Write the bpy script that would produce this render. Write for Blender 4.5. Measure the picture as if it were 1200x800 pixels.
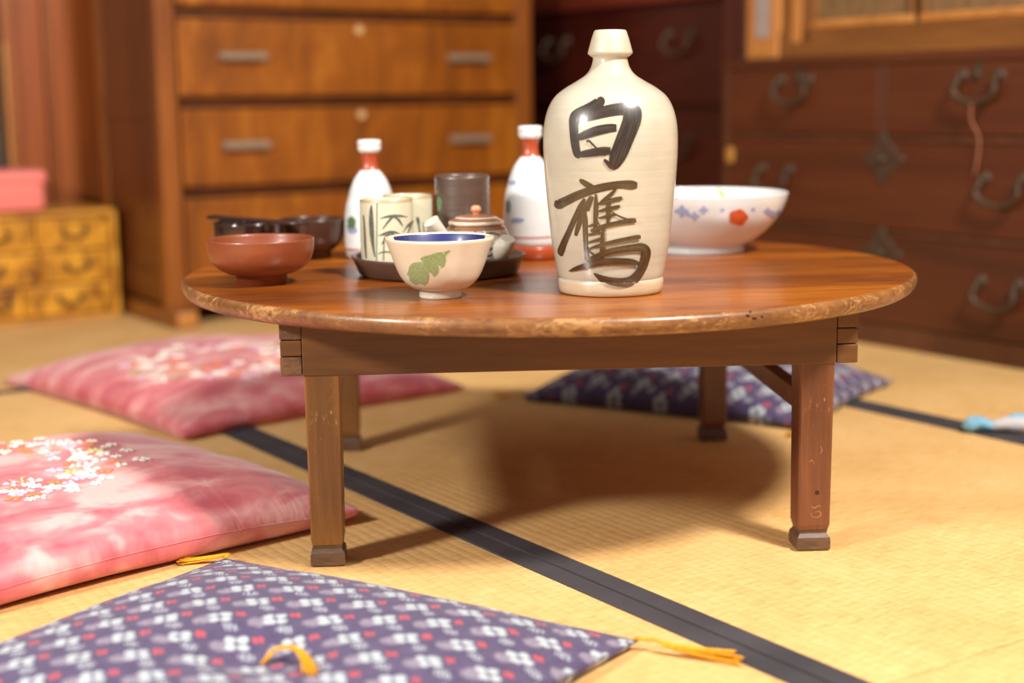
import bpy, bmesh, math, random
from mathutils import Vector, Matrix, noise
from mathutils.bvhtree import BVHTree

for o in list(bpy.data.objects): bpy.data.objects.remove(o, do_unlink=True)
scene = bpy.context.scene
COL = scene.collection
PI = math.pi

# ------------------------------------------------------------------ camera
F, HOR, H, ROLL = 1740.0, 118.0, 0.5, -0.012
PITCH = math.atan((400 - HOR) / F)
def ray(x, y):
    a = (x - 600) / F; b = (400 - y) / F
    a, b = a*math.cos(ROLL) - b*math.sin(ROLL), a*math.sin(ROLL) + b*math.cos(ROLL)
    c, s = math.cos(PITCH), math.sin(PITCH)
    return Vector((a, c + b*s, -s + b*c))
CAM = Vector((0, 0, H))
def at_z(x, y, z=0.0):                      # pixel -> point on a level surface
    d = ray(x, y); return CAM + d * ((z - H) / d.z)
cam = bpy.data.cameras.new('camera'); cam_o = bpy.data.objects.new('camera', cam); COL.objects.link(cam_o)
fw = ray(600, 400).normalized(); rt = (ray(700, 400) - ray(600, 400)).normalized(); up = rt.cross(fw)
cam_o.matrix_world = Matrix(((rt.x, up.x, -fw.x, 0), (rt.y, up.y, -fw.y, 0), (rt.z, up.z, -fw.z, H), (0, 0, 0, 1)))
cam.sensor_width = 36; cam.lens = 36 * F / 1200; cam.clip_start = 0.02
cam.dof.use_dof = True; cam.dof.focus_distance = 1.60; cam.dof.aperture_fstop = 2.2
scene.camera = cam_o

# ------------------------------------------------------------------ light
def S(r, g, b):
    f = lambda c: (c/255/12.92) if c/255 <= .04045 else ((c/255 + .055)/1.055)**2.4
    return (f(r), f(g), f(b), 1)
world = bpy.data.worlds.new('World'); scene.world = world; world.use_nodes = True
bg = world.node_tree.nodes['Background']; bg.inputs[0].default_value = (1.0, .96, .95, 1); bg.inputs[1].default_value = 0.25
def area(name, loc, target, size, power, col):
    l = bpy.data.lights.new(name, 'AREA'); l.shape = 'DISK'; l.size = size; l.energy = power; l.color = col
    o = bpy.data.objects.new(name, l); COL.objects.link(o); o.location = loc
    o.rotation_euler = (Vector(target) - Vector(loc)).to_track_quat('-Z', 'Y').to_euler(); return o
area('ceiling_lamp', (1.25, .44, 2.34), (.1, 2.0, .2), .42, 104, (1.0, .96, .89))
area('side_lamp', (-1.54, .35, 1.25), (.1, 2.0, .1), .30, 42, (1.0, .96, .89))
vs = scene.view_settings
vs.view_transform = 'Standard'; vs.look = 'None'; vs.gamma = 1; vs.use_curve_mapping = False; vs.exposure = 0.33

# ------------------------------------------------------------------ the room's own axes (turned 34 degrees)
PH = math.radians(34)
EX = Vector((math.cos(PH), math.sin(PH), 0)); EY = Vector((-math.sin(PH), math.cos(PH), 0))
def room(x, y, z=0): return EX*x + EY*y + Vector((0, 0, z))

# ------------------------------------------------------------------ materials
class NT:
    def __init__(s, name, rough=.5, spec=.5, coat=0, coat_rough=.1):
        s.m = bpy.data.materials.new(name); s.m.use_nodes = True; s.t = s.m.node_tree
        s.b = s.t.nodes['Principled BSDF']
        s.b.inputs['Roughness'].default_value = rough; s.b.inputs['Specular IOR Level'].default_value = spec
        s.b.inputs['Coat Weight'].default_value = coat; s.b.inputs['Coat Roughness'].default_value = coat_rough
    def put(s, sock, v):
        if isinstance(v, bpy.types.NodeSocket): s.t.links.new(v, sock)
        elif v is not None: sock.default_value = v
    def node(s, typ, ins=None, out=0, **props):
        n = s.t.nodes.new(typ)
        for k, v in props.items(): setattr(n, k, v)
        for k, v in (ins or {}).items(): s.put(n.inputs[k], v)
        return n.outputs[out]
    def math(s, op, a, b=None, c=None):
        n = s.t.nodes.new('ShaderNodeMath'); n.operation = op
        for i, v in enumerate((a, b, c)):
            if v is not None: s.put(n.inputs[i], v)
        return n.outputs[0]
    def mix(s, f, a, b):
        n = s.t.nodes.new('ShaderNodeMix'); n.data_type = 'RGBA'
        s.put(n.inputs[0], f); s.put(n.inputs[6], a); s.put(n.inputs[7], b); return n.outputs[2]
    def coord(s, which='Object'): return s.node('ShaderNodeTexCoord', out=which)
    def mapping(s, v, scale=(1, 1, 1), rot=(0, 0, 0), loc=(0, 0, 0)):
        return s.node('ShaderNodeMapping', {'Vector': v, 'Scale': scale, 'Rotation': rot, 'Location': loc})
    def noise(s, v, scale, detail=3, rough=.5, dist=0):
        return s.node('ShaderNodeTexNoise', {'Vector': v, 'Scale': scale, 'Detail': detail, 'Roughness': rough, 'Distortion': dist})
    def ramp(s, f, stops):
        n = s.t.nodes.new('ShaderNodeValToRGB'); s.put(n.inputs[0], f); e = n.color_ramp.elements
        while len(e) < len(stops): e.new(.5)
        for i, (p, c) in enumerate(stops): e[i].position = p; e[i].color = c if len(c) == 4 else (*c, 1)
        return n.outputs[0]
    def step(s, v, lo, hi):                     # smooth 0..1
        n = s.t.nodes.new('ShaderNodeMapRange'); n.interpolation_type = 'SMOOTHSTEP'
        s.put(n.inputs[0], v); n.inputs[1].default_value = lo; n.inputs[2].default_value = hi; return n.outputs[0]
    def bump(s, h, strength=.3, dist=.001):
        s.put(s.b.inputs['Normal'], s.node('ShaderNodeBump', {'Height': h, 'Strength': strength, 'Distance': dist}))
    def color(s, c): s.put(s.b.inputs['Base Color'], c); return s
G = lambda v: (v, v, v, 1)

def plain(name, c, rough=.5, spec=.5, coat=0, metal=0, var=.08, scale=30):
    n = NT(name, rough, spec, coat); n.b.inputs['Metallic'].default_value = metal
    f = n.noise(n.coord(), scale, 3)
    d = tuple(x*(1-var) for x in c[:3]) + (1,); l = tuple(min(1, x*(1+var)) for x in c[:3]) + (1,)
    n.color(n.ramp(f, [(.3, d), (.7, l)])); return n.m

def wood(name, dark, mid, light, axis='X', stretch=14, scale=9, rough=.4, coat=0, bump=.12, wear=None, spec=.5, wear_amt=.62, wear_scale=70):
    n = NT(name, rough, spec, coat, .15); co = n.coord()
    sc = [1, 1, 1]; i = 'XYZ'.index(axis); sc[i] = 1/stretch
    v = n.mapping(co, tuple(sc))
    a = n.noise(v, scale, 4, .6, .6); b = n.noise(n.mapping(co, tuple(sc)), scale*9, 3, .6, .2)
    f = n.math('ADD', n.math('MULTIPLY', a, .7), n.math('MULTIPLY', b, .3))
    col = n.ramp(f, [(.34, dark), (.5, mid), (.66, light)])
    if wear:
        w = n.noise(n.mapping(co, tuple(1 if k != i else .45 for k in range(3))), wear_scale, 5, .7)
        w2 = n.noise(co, 14, 2)
        m = n.step(n.math('ADD', n.math('MULTIPLY', w, .6), n.math('MULTIPLY', w2, .4)), wear_amt-.06, wear_amt+.03)
        col = n.mix(m, col, wear)
    n.color(col); n.bump(f, bump, .002); return n.m

MAT = {}
MAT['table_top'] = wood('table_top_varnish', S(84, 40, 6), S(136, 68, 10), S(176, 100, 22), 'X', 6, 11, .34, .25, .05, S(196, 146, 92), wear_amt=.70)
MAT['table_edge'] = wood('worn_table_edge', S(84, 52, 28), S(120, 76, 40), S(146, 98, 56), 'X', 2, 26, .38, .2, .3, S(170, 124, 76), wear_amt=.575, wear_scale=160)
MAT['table_apron'] = wood('table_apron_wood', S(72, 43, 14), S(92, 55, 20), S(112, 70, 29), 'X', 12, 14, .5, .05, .2)
MAT['table_endgrain'] = wood('table_end_grain', S(66, 42, 26), S(94, 62, 38), S(124, 86, 54), 'X', 1.5, 40, .65, 0, .5)
MAT['table_leg'] = wood('table_leg_wood', S(84, 46, 26), S(108, 60, 34), S(128, 76, 44), 'Z', 10, 16, .45, .15, .25, S(176, 124, 78), wear_amt=.64, wear_scale=230)
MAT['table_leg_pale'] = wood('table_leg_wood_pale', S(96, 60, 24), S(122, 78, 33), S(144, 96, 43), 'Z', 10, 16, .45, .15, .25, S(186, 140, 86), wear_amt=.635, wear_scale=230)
MAT['table_foot'] = wood('table_foot_wood', S(66, 46, 32), S(90, 64, 45), S(112, 82, 58), 'X', 4, 40, .5, .1, .3)
def burl(name, dark, mid, light, scale, rough=.35, coat=.25, vert=.35):
    n = NT(name, rough, .5, coat, .2); co = n.coord()
    a = n.noise(n.mapping(co, (1, 1, vert)), scale, 5, .62, 1.2); b = n.noise(n.mapping(co, (1, 1, .06)), scale*6, 3, .6)
    f = n.math('ADD', n.math('MULTIPLY', a, .75), n.math('MULTIPLY', b, .25))
    n.color(n.ramp(f, [(.36, dark), (.52, mid), (.66, light)])); n.bump(f, .05, .002); return n.m
MAT['chest_drawer'] = burl('amber_burl_drawer', S(116, 60, 8), S(145, 79, 13), S(170, 104, 25), 9)
MAT['chest_frame'] = wood('amber_chest_frame', S(112, 58, 16), S(136, 74, 23), S(154, 92, 33), 'Z', 12, 9, .35, .2, .08)
MAT['chest_rail'] = wood('amber_chest_rail', S(108, 58, 20), S(134, 76, 28), S(154, 92, 38), 'X', 12, 9, .35, .2, .08)
MAT['chest_side'] = wood('chest_side_wood', S(84, 42, 14), S(106, 55, 20), S(122, 66, 26), 'Z', 12, 8, .4, .1, .08)
MAT['box_burl'] = burl('yellow_knotty_wood', S(112, 58, 12), S(204, 140, 30), S(230, 168, 48), 22, .4, .2, .8)
MAT['box_frame'] = wood('yellow_box_frame', S(150, 92, 26), S(200, 136, 40), S(226, 166, 62), 'X', 4, 18, .4, .15, .1)
MAT['red_chest'] = wood('red_brown_lacquer', S(68, 31, 12), S(83, 38, 15), S(96, 47, 21), 'Y', 12, 7, .42, .12, .1)
MAT['red_chest_frame'] = wood('red_brown_frame', S(70, 38, 21), S(86, 47, 27), S(99, 57, 35), 'Z', 12, 9, .42, .1, .1)
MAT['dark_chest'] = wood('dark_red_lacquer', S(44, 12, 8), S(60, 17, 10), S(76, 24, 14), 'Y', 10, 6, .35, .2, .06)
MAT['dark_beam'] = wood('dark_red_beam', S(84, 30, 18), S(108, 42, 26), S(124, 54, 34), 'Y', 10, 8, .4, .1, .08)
MAT['pillar'] = wood('red_pillar_wood', S(62, 24, 18), S(84, 36, 26), S(102, 48, 36), 'Z', 12, 8, .4, .1, .08)
MAT['cabinet'] = wood('ochre_cabinet_wood', S(104, 62, 26), S(132, 82, 36), S(154, 100, 48), 'Y', 12, 8, .4, .1, .08)
MAT['cabinet_pale'] = wood('pale_cabinet_wood', S(158, 98, 44), S(184, 120, 58), S(204, 142, 74), 'Z', 12, 8, .4, .1, .08)
MAT['cabinet_panel'] = wood('cabinet_panel_cloth', S(106, 78, 46), S(124, 92, 56), S(136, 104, 66), 'Z', 2, 60, .6, 0, .1)
MAT['door_wood'] = wood('red_brown_door_wood', S(136, 68, 26), S(160, 82, 33), S(176, 96, 42), 'Z', 14, 7, .42, .1, .08)
MAT['door_stile'] = wood('door_stile_wood', S(118, 58, 20), S(144, 74, 28), S(162, 92, 40), 'Z', 14, 8, .4, .1, .08)
MAT['plaster'] = plain('grey_plaster', S(96, 92, 82), .9, .2, var=.1, scale=14)
MAT['wall'] = plain('brown_wall_plaster', S(150, 112, 74), .9, .2, var=.08, scale=9)
MAT['iron'] = plain('black_iron', S(76, 55, 38), .6, .5, metal=.3, var=.3, scale=80)
MAT['steel'] = plain('brushed_steel', S(160, 138, 116), .4, .5, metal=.45, var=.1, scale=60)
MAT['brass'] = plain('aged_brass', S(222, 170, 84), .3, .5, metal=.6, var=.1, scale=60)
MAT['brass_pale'] = plain('pale_brass', S(226, 190, 132), .35, .5, metal=.3, var=.1, scale=60)
MAT['pink_plastic'] = plain('pink_plastic', S(236, 128, 118), .35, .5, var=.03)
MAT['dark_void'] = plain('dark_recess', S(30, 14, 8), .8, .2)
MAT['strip_grey'] = plain('plain_grey', S(160, 146, 138), .8, .2, var=.05)

def glaze(name, c1, c2, rough=.18, ring=0, speck=None):
    n = NT(name, .45, .5, .9, rough); co = n.coord()
    f = n.noise(n.mapping(co, (1, 1, 2.5)), 12, 4, .6)
    col = n.ramp(f, [(.3, c1), (.7, c2)])
    if speck:
        col = n.mix(n.step(n.noise(co, 160, 2, .6), .74, .80), col, speck)
    n.color(col)
    if ring:
        r = n.noise(n.mapping(co, (.6, .6, 60)), 1.6, 3, .55)
        n.bump(r, ring, .002)
    return n.m
MAT['bottle'] = glaze('cream_stoneware_glaze', S(182, 173, 153), S(194, 186, 168), .14, .3, S(170, 130, 80))
MAT['bottle_foot'] = glaze('cream_stoneware_foot', S(188, 168, 138), S(204, 186, 156), .3, .1, S(160, 110, 60))
MAT['porcelain'] = glaze('white_porcelain', S(216, 216, 214), S(228, 228, 226), .08)
MAT['cream'] = glaze('cream_glaze', S(216, 202, 176), S(226, 214, 192), .22)
MAT['navy'] = glaze('navy_glaze', S(14, 24, 84), S(22, 34, 104), .12)
MAT['tok_red'] = glaze('iron_red_glaze', S(160, 60, 26), S(182, 76, 38), .12)
MAT['tea_cup'] = glaze('pale_tea_cup_glaze', S(206, 196, 166), S(218, 209, 182), .25)
MAT['rim_tan'] = glaze('tan_rim', S(168, 146, 106), S(184, 162, 122), .3)
MAT['brown_cup'] = glaze('brown_ribbed_glaze', S(70, 50, 40), S(88, 64, 52), .3, .5)
MAT['pot_grey'] = glaze('marbled_pot_glaze', S(186, 174, 154), S(226, 218, 204), .15)
MAT['pot_lid'] = glaze('brown_pot_lid', S(136, 84, 54), S(160, 104, 72), .2)
MAT['knob'] = glaze('orange_knob', S(206, 130, 88), S(224, 156, 116), .12)
MAT['tray'] = plain('dark_brown_tray', S(88, 67, 56), .38, .5, .15, var=.12)
MAT['red_lacquer'] = glaze('red_lacquer', S(120, 53, 23), S(138, 66, 31), .22)
MAT['red_lacquer'].node_tree.nodes['Principled BSDF'].inputs['Coat Weight'].default_value = .5
MAT['saucer_red'] = plain('orange_red_lacquer', S(176, 76, 40), .25, .5, .4)
MAT['brown_lacquer'] = plain('brown_lacquer', S(66, 38, 26), .3, .5, .3)
MAT['black_lacquer'] = plain('black_lacquer', S(46, 26, 22), .12, .5, .8)
MAT['chopstick'] = plain('dark_chopstick', S(50, 28, 22), .3, .5, .3)
MAT['yellow_thread'] = plain('yellow_thread', S(226, 158, 30), .7, .3, var=.25, scale=300)
MAT['blue_cloth'] = plain('light_blue_cloth', S(126, 178, 206), .7, .3, var=.12, scale=60)
MAT['pale_cloth'] = plain('pale_grey_cloth', S(196, 190, 190), .8, .3, var=.06, scale=60)
MAT['cord'] = plain('pale_cord', S(168, 110, 84), .8, .2)

def brush(name, c1, c2, c3, streak=26, lo=.3, hi=.7):
    n = NT(name, .35, .5, .9, .12); uv = n.coord('UV')
    f = n.noise(n.mapping(uv, (2.2, streak, 1)), 1.0, 4, .6)
    g = n.noise(uv, 3, 2)
    f = n.math('ADD', n.math('MULTIPLY', f, .7), n.math('MULTIPLY', g, .3))
    n.color(n.ramp(f, [(lo, c1), (.5, c2), (hi, c3)])); return n.m
MAT['ink_dark'] = brush('iron_brown_brush_dark', S(32, 25, 20), S(46, 36, 29), S(92, 72, 52), 14)
MAT['ink_brown'] = brush('iron_brown_brush', S(46, 32, 18), S(64, 46, 27), S(112, 86, 54), 14, .32, .70)
MAT['leaf'] = brush('green_leaf_paint', S(120, 142, 92), S(142, 162, 112), S(164, 180, 132), 3)
MAT['leaf_line'] = plain('leaf_outline_paint', S(76, 98, 54), .4, .5, .8)
MAT['bamboo_ink'] = brush('grey_bamboo_paint', S(60, 64, 56), S(84, 88, 78), S(140, 142, 124), 4)
MAT['blue_paint'] = plain('soft_blue_paint', S(150, 158, 192), .3, .5, .8, var=.15)
MAT['orange_paint'] = plain('orange_flower_paint', S(206, 84, 40), .3, .5, .8, var=.2, scale=120)
MAT['green_paint'] = plain('fresh_green_paint', S(150, 182, 80), .3, .5, .8)
MAT['pink_paint'] = plain('pale_pink_paint', S(222, 186, 190), .3, .5, .8)
MAT['moss_paint'] = plain('dark_green_paint', S(84, 112, 76), .3, .5, .8)

# tatami: woven rush, ribs along the mat, rushes across it
def tatami_mat(name, a, b, c):
    n = NT(name, .62, .35); co0 = n.coord()
    wb = n.node('ShaderNodeTexNoise', {'Vector': co0, 'Scale': 45, 'Detail': 3}, out='Color')
    wb = n.node('ShaderNodeVectorMath', {0: n.node('ShaderNodeVectorMath', {0: wb, 1: (.5, .5, .5)}, operation='SUBTRACT'), 'Scale': .009}, operation='SCALE')
    co = n.node('ShaderNodeVectorMath', {0: co0, 1: wb}, operation='ADD')
    br = n.t.nodes.new('ShaderNodeTexBrick'); n.put(br.inputs['Vector'], co)
    br.offset = .5; br.squash = 1
    for k, v in (('Scale', 1), ('Mortar Size', .0008), ('Mortar Smooth', 1), ('Brick Width', .029), ('Row Height', .0050), ('Bias', 0)): br.inputs[k].default_value = v
    br.inputs['Color1'].default_value = G(.6); br.inputs['Color2'].default_value = G(1); br.inputs['Mortar'].default_value = G(.1)
    x = n.node('ShaderNodeSeparateXYZ', {0: co})
    rib = n.math('ABSOLUTE', n.math('SINE', n.math('MULTIPLY', x, PI/.0145)))
    fine = n.noise(n.mapping(co, (30, 420, 1)), 1, 4, .65)
    big = n.noise(co0, 5, 3, .55)
    dash = n.step(n.noise(n.mapping(co, (70, 260, 1)), 1, 2, .5), .60, .74)
    f = n.math('ADD', n.math('MULTIPLY', fine, .7), n.math('MULTIPLY', big, .3))
    col = n.ramp(f, [(.34, a), (.5, b), (.64, c)])
    dk = n.math('SUBTRACT', 1, br.outputs['Fac'])
    col = n.mix(n.step(rib, .0, .45), n.mix(.18, col, a), col)
    col = n.mix(n.math('MULTIPLY', br.outputs['Fac'], .07), col, a)
    col = n.mix(n.math('MULTIPLY', dash, .4), col, a)
    n.color(col)
    h = n.math('ADD', n.math('MULTIPLY', rib, .5), n.math('ADD', n.math('MULTIPLY', br.outputs['Color'], .3), n.math('MULTIPLY', fine, 1.1)))
    n.bump(h, .55, .0016); return n.m
MAT['tatami'] = tatami_mat('woven_rush', S(194, 146, 82), S(221, 176, 113), S(233, 194, 136))
n = NT('dark_border_cloth', .8, .25); co = n.coord()
w = n.noise(n.mapping(co, (900, 900, 1)), 1, 2); w2 = n.noise(co, 9, 3)
n.color(n.ramp(n.math('ADD', n.math('MULTIPLY', w, .5), n.math('MULTIPLY', w2, .5)), [(.35, S(52, 48, 52)), (.65, S(76, 71, 74))])); n.bump(w, .3, .0006)
MAT['border'] = n.m

# pink cushion cloth: mottled dye
def pink(name, k=1.0, seed=0):
    n = NT(name, .55, .3); n.b.inputs['Sheen Weight'].default_value = .25
    co = n.mapping(n.coord(), loc=(seed, seed*.7, 0))
    a = n.noise(n.mapping(co, (1, 1.9, 1)), 11, 3, .55, .4)
    c = lambda r, g, b: S(r*k, g*k, b*k)
    n.color(n.ramp(a, [(.36, c(200, 86, 98)), (.5, c(222, 124, 128)), (.62, c(238, 170, 166))]))
    wr = n.noise(n.mapping(co, (4, 1, 1), (0, 0, .5)), 7, 3, .5, .8)
    n.bump(n.math('ADD', wr, n.math('MULTIPLY', n.noise(co, 900, 2), .05)), .35, .01); return n.m
MAT['pink_near'] = pink('mottled_pink_cloth', 1.0, 0)
MAT['pink_far'] = pink('deep_pink_cloth', .93, 3.3)
MAT['thread_white'] = plain('white_embroidery', S(232, 216, 206), .55, .4, var=.05, scale=200)
MAT['thread_orange'] = plain('orange_embroidery', S(220, 126, 90), .55, .4, var=.15, scale=200)
MAT['thread_lilac'] = plain('lilac_embroidery', S(222, 176, 190), .55, .4, var=.08, scale=200)
MAT['thread_green'] = plain('pale_green_embroidery', S(206, 190, 132), .55, .4, var=.1, scale=200)

# purple cushion print: white four-petal marks, red crosses and grey roses on a diamond lattice
def kasuri(name, base, base2, white, red, grey, hatchc):
    n = NT(name, .75, .25); n.b.inputs['Sheen Weight'].default_value = .15
    uv = n.coord('UV')
    wob = n.node('ShaderNodeTexNoise', {'Vector': uv, 'Scale': 90, 'Detail': 2}, out='Color')
    wv = n.node('ShaderNodeVectorMath', {0: wob, 1: (.5, .5, .5)}, operation='SUBTRACT')
    wv = n.node('ShaderNodeVectorMath', {0: wv, 'Scale': .009}, operation='SCALE')
    p = n.node('ShaderNodeVectorMath', {0: uv, 1: wv}, operation='ADD')
    sx = n.t.nodes.new('ShaderNodeSeparateXYZ'); n.put(sx.inputs[0], p)
    A, B = .0415, .0250
    xs = n.math('DIVIDE', sx.outputs[0], 2*A); ys = n.math('DIVIDE', sx.outputs[1], 2*B)
    s_, t_ = n.math('ADD', xs, ys), n.math('SUBTRACT', xs, ys)
    def off(s0, t0):
        ds = n.math('SUBTRACT', n.math('FRACT', n.math('ADD', s_, 20.5 - s0)), .5)
        dt = n.math('SUBTRACT', n.math('FRACT', n.math('ADD', t_, 20.5 - t0)), .5)
        a = n.math('MULTIPLY', n.math('ADD', ds, dt), A); b = n.math('MULTIPLY', n.math('SUBTRACT', ds, dt), B)
        return a, b
    def ln(a, b): return n.math('SQRT', n.math('ADD', n.math('MULTIPLY', a, a), n.math('MULTIPLY', b, b)))
    def petals(s0, t0, c, r):
        a, b = off(s0, t0)
        a, b = n.math('MULTIPLY', n.math('ADD', a, b), .7071), n.math('MULTIPLY', n.math('SUBTRACT', a, b), .7071)
        a = n.math('SUBTRACT', n.math('ABSOLUTE', a), c); b = n.math('SUBTRACT', n.math('ABSOLUTE', b), c)
        return n.math('SUBTRACT', 1, n.step(ln(a, b), r*.75, r*1.15))
    def disc(s0, t0, r, ax=1, ay=1):
        a, b = off(s0, t0)
        return n.math('SUBTRACT', 1, n.step(ln(n.math('MULTIPLY', a, ax), n.math('MULTIPLY', b, ay)), r*.8, r*1.15))
    col = n.ramp(n.noise(uv, 60, 3), [(.3, base), (.7, base2)])
    mot = n.noise(uv, 420, 2)
    rose = n.math('MULTIPLY', disc(.645, .165, .0086), n.step(mot, .36, .5))
    col = n.mix(n.math('MULTIPLY', rose, .85), col, grey)
    ha, hb = off(.05, .42)
    stripe = n.step(n.math('SINE', n.math('MULTIPLY', n.math('ADD', ha, n.math('MULTIPLY', hb, .6)), 1500)), -.6, .2)
    col = n.mix(n.math('MULTIPLY', n.math('MULTIPLY', disc(.05, .42, .0072, .9, 1.2), stripe), .9), col, hatchc)
    col = n.mix(petals(0, 0, .0053, .0052), col, white)
    col = n.mix(petals(.43, -.19, .0023, .0023), col, red)
    n.color(col); n.bump(n.noise(uv, 1400, 2), .2, .0008); return n.m
MAT['kasuri'] = kasuri('purple_kasuri_print', S(72, 60, 90), S(86, 73, 104), S(178, 184, 188), S(196, 76, 78), S(150, 138, 152), S(172, 176, 184))

# ------------------------------------------------------------------ mesh helpers
def new_bm(): return bmesh.new()
def add_box(bm, cx, cy, cz, sx, sy, sz, bevel=0, seg=2, mi=0, rot=None):
    r = bmesh.ops.create_cube(bm, size=1)
    vsx = r['verts']
    m = Matrix.Diagonal((sx, sy, sz, 1))
    if rot is not None: m = rot.to_4x4() @ m
    bmesh.ops.transform(bm, matrix=Matrix.Translation((cx, cy, cz)) @ m, verts=vsx)
    fs = set(f for v in vsx for f in v.link_faces)
    for f in fs: f.material_index = mi
    if bevel > 0:
        es = list(set(e for v in vsx for e in v.link_edges))
        bmesh.ops.bevel(bm, geom=es, offset=bevel, segments=seg, profile=.5, affect='EDGES', material=-1)
    return bm
def box(*a, **k): return add_box(new_bm(), *a, **k)
def box6(x0, x1, y0, y1, z0, z1, **k): return box((x0+x1)/2, (y0+y1)/2, (z0+z1)/2, x1-x0, y1-y0, z1-z0, **k)
def smooth_path(pts, n=8):
    P = [Vector(p) for p in pts]
    if len(P) < 3: return P
    out = []
    for i in range(len(P)-1):
        p0, p1, p2, p3 = P[max(0, i-1)], P[i], P[i+1], P[min(len(P)-1, i+2)]
        for k in range(n):
            t = k/n
            out.append(.5*((2*p1) + (p2-p0)*t + (2*p0-5*p1+4*p2-p3)*t*t + (-p0+3*p1-3*p2+p3)*t**3))
    out.append(P[-1]); return out
def add_tube(bm, pts, rad, seg=8, cap=True, flat=1.0):
    P = [Vector(p) for p in pts]; rings = []
    for i, p in enumerate(P):
        t = (P[min(i+1, len(P)-1)] - P[max(i-1, 0)]).normalized()
        ref = Vector((0, 0, 1)) if abs(t.z) < .9 else Vector((1, 0, 0))
        u = t.cross(ref).normalized(); w = u.cross(t).normalized()
        r = rad[i] if isinstance(rad, (list, tuple)) else rad
        rings.append([bm.verts.new(p + (u*math.cos(2*PI*k/seg) + w*math.sin(2*PI*k/seg)*flat)*r) for k in range(seg)])
    for a, b in zip(rings, rings[1:]):
        for k in range(seg):
            f = bm.faces.new((a[k], a[(k+1) % seg], b[(k+1) % seg], b[k])); f.smooth = True
    if cap:
        bm.faces.new(list(reversed(rings[0]))); bm.faces.new(rings[-1])
    return bm
def lathe(profile, seg=64, mi=None, bm=None, wob=None):
    """profile of (r, z); r = 0 closes at the axis; mi(i, angle) gives the material of a face band"""
    bm = bm or new_bm(); rings = []
    for r, z in profile:
        if r < 1e-6: rings.append([bm.verts.new((0, 0, z))])
        else: rings.append([bm.verts.new((r*math.cos(2*PI*k/seg), r*math.sin(2*PI*k/seg), z)) for k in range(seg)])
    for i, (a, b) in enumerate(zip(rings, rings[1:])):
        for k in range(seg):
            k2 = (k+1) % seg
            if len(a) == 1 and len(b) == 1: continue
            if len(a) == 1: f = bm.faces.new((a[0], b[k2], b[k]))
            elif len(b) == 1: f = bm.faces.new((a[k], a[k2], b[0]))
            else: f = bm.faces.new((a[k], a[k2], b[k2], b[k]))
            f.smooth = True
            if mi: f.material_index = mi(i, 2*PI*(k+.5)/seg)
    bmesh.ops.recalc_face_normals(bm, faces=bm.faces[:])
    return bm
def prof(pts, n=6):
    return [(max(0, p.x), p.y) for p in smooth_path([Vector((a, b, 0)) for a, b in pts], n)]
def obj(name, bm, mats, parent=None, loc=None, rz=None):
    me = bpy.data.meshes.new(name); bm.to_mesh(me); bm.free()
    for m in (mats if isinstance(mats, (list, tuple)) else [mats]): me.materials.append(MAT[m] if isinstance(m, str) else m)
    o = bpy.data.objects.new(name, me); COL.objects.link(o)
    if parent is not None: o.parent = parent
    if loc is not None: o.location = loc
    if rz is not None: o.rotation_euler.z = rz
    return o
def tag(o, label, cat, group=None):
    o['label'] = label; o['category'] = cat
    if group: o['group'] = group
    return o
def thing(name, label, cat, loc=(0, 0, 0), rz=0, group=None):
    o = bpy.data.objects.new(name, None); COL.objects.link(o); o.empty_display_size = .05
    o.location = loc; o.rotation_euler = (0, 0, rz); return tag(o, label, cat, group)
def struct(o): o['kind'] = 'structure'; return o
def copy_of(o, parent, loc=None):
    c = o.copy(); COL.objects.link(c); c.parent = parent
    if loc is not None: c.location = loc
    return c

# painting on a curved surface: every vertex is laid on the surface along the line of sight, then kept on it
class Surface:
    def __init__(s, o):
        bpy.context.view_layer.update(); s.o = o; s.mw = o.matrix_world.copy(); s.inv = s.mw.inverted()
        me = o.data
        s.t = BVHTree.FromPolygons([s.mw @ v.co for v in me.vertices], [tuple(p.vertices) for p in me.polygons])
    def px(s, x, y, lift):
        d = ray(x, y).normalized(); h = s.t.ray_cast(CAM, d)
        if h[0] is None: return None
        nn = h[1] if h[1].dot(d) < 0 else -h[1]
        return h[0] + nn*lift
    def down(s, x, y, lift):
        h = s.t.ray_cast(Vector((x, y, 1)), Vector((0, 0, -1)))
        if h[0] is None: return None
        return h[0] + h[1]*lift
def ribbon(bm, fn, pts, lift, across=6, uvoff=0, stepn=10):
    """pts: (x, y, half width); fn maps (x, y, lift) to a surface point"""
    P = smooth_path([Vector(p) for p in pts], stepn) if len(pts) > 2 else [Vector(pts[0]).lerp(Vector(pts[1]), i/12) for i in range(13)]
    uvl = bm.loops.layers.uv.verify(); rows = []; L = 0
    for i, p in enumerate(P):
        t = P[min(i+1, len(P)-1)] - P[max(i-1, 0)]; t.z = 0
        if t.length < 1e-9: continue
        t.normalize(); nn = Vector((-t.y, t.x, 0)); row = []
        if i: L += (P[i]-P[i-1]).length
        for k in range(across+1):
            c = (k/across*2-1); q = p + nn*c*p.z
            w = fn(q.x, q.y, lift)
            row.append((bm.verts.new(w), (L*.012 + uvoff, k/across + uvoff)) if w is not None else None)
        rows.append(row)
    for a, b in zip(rows, rows[1:]):
        for k in range(across):
            q = (a[k], a[k+1], b[k+1], b[k])
            if any(v is None for v in q): continue
            try: f = bm.faces.new([v[0] for v in q])
            except ValueError: continue
            f.smooth = True
            for lp, v in zip(f.loops, q): lp[uvl].uv = v[1]
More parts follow.
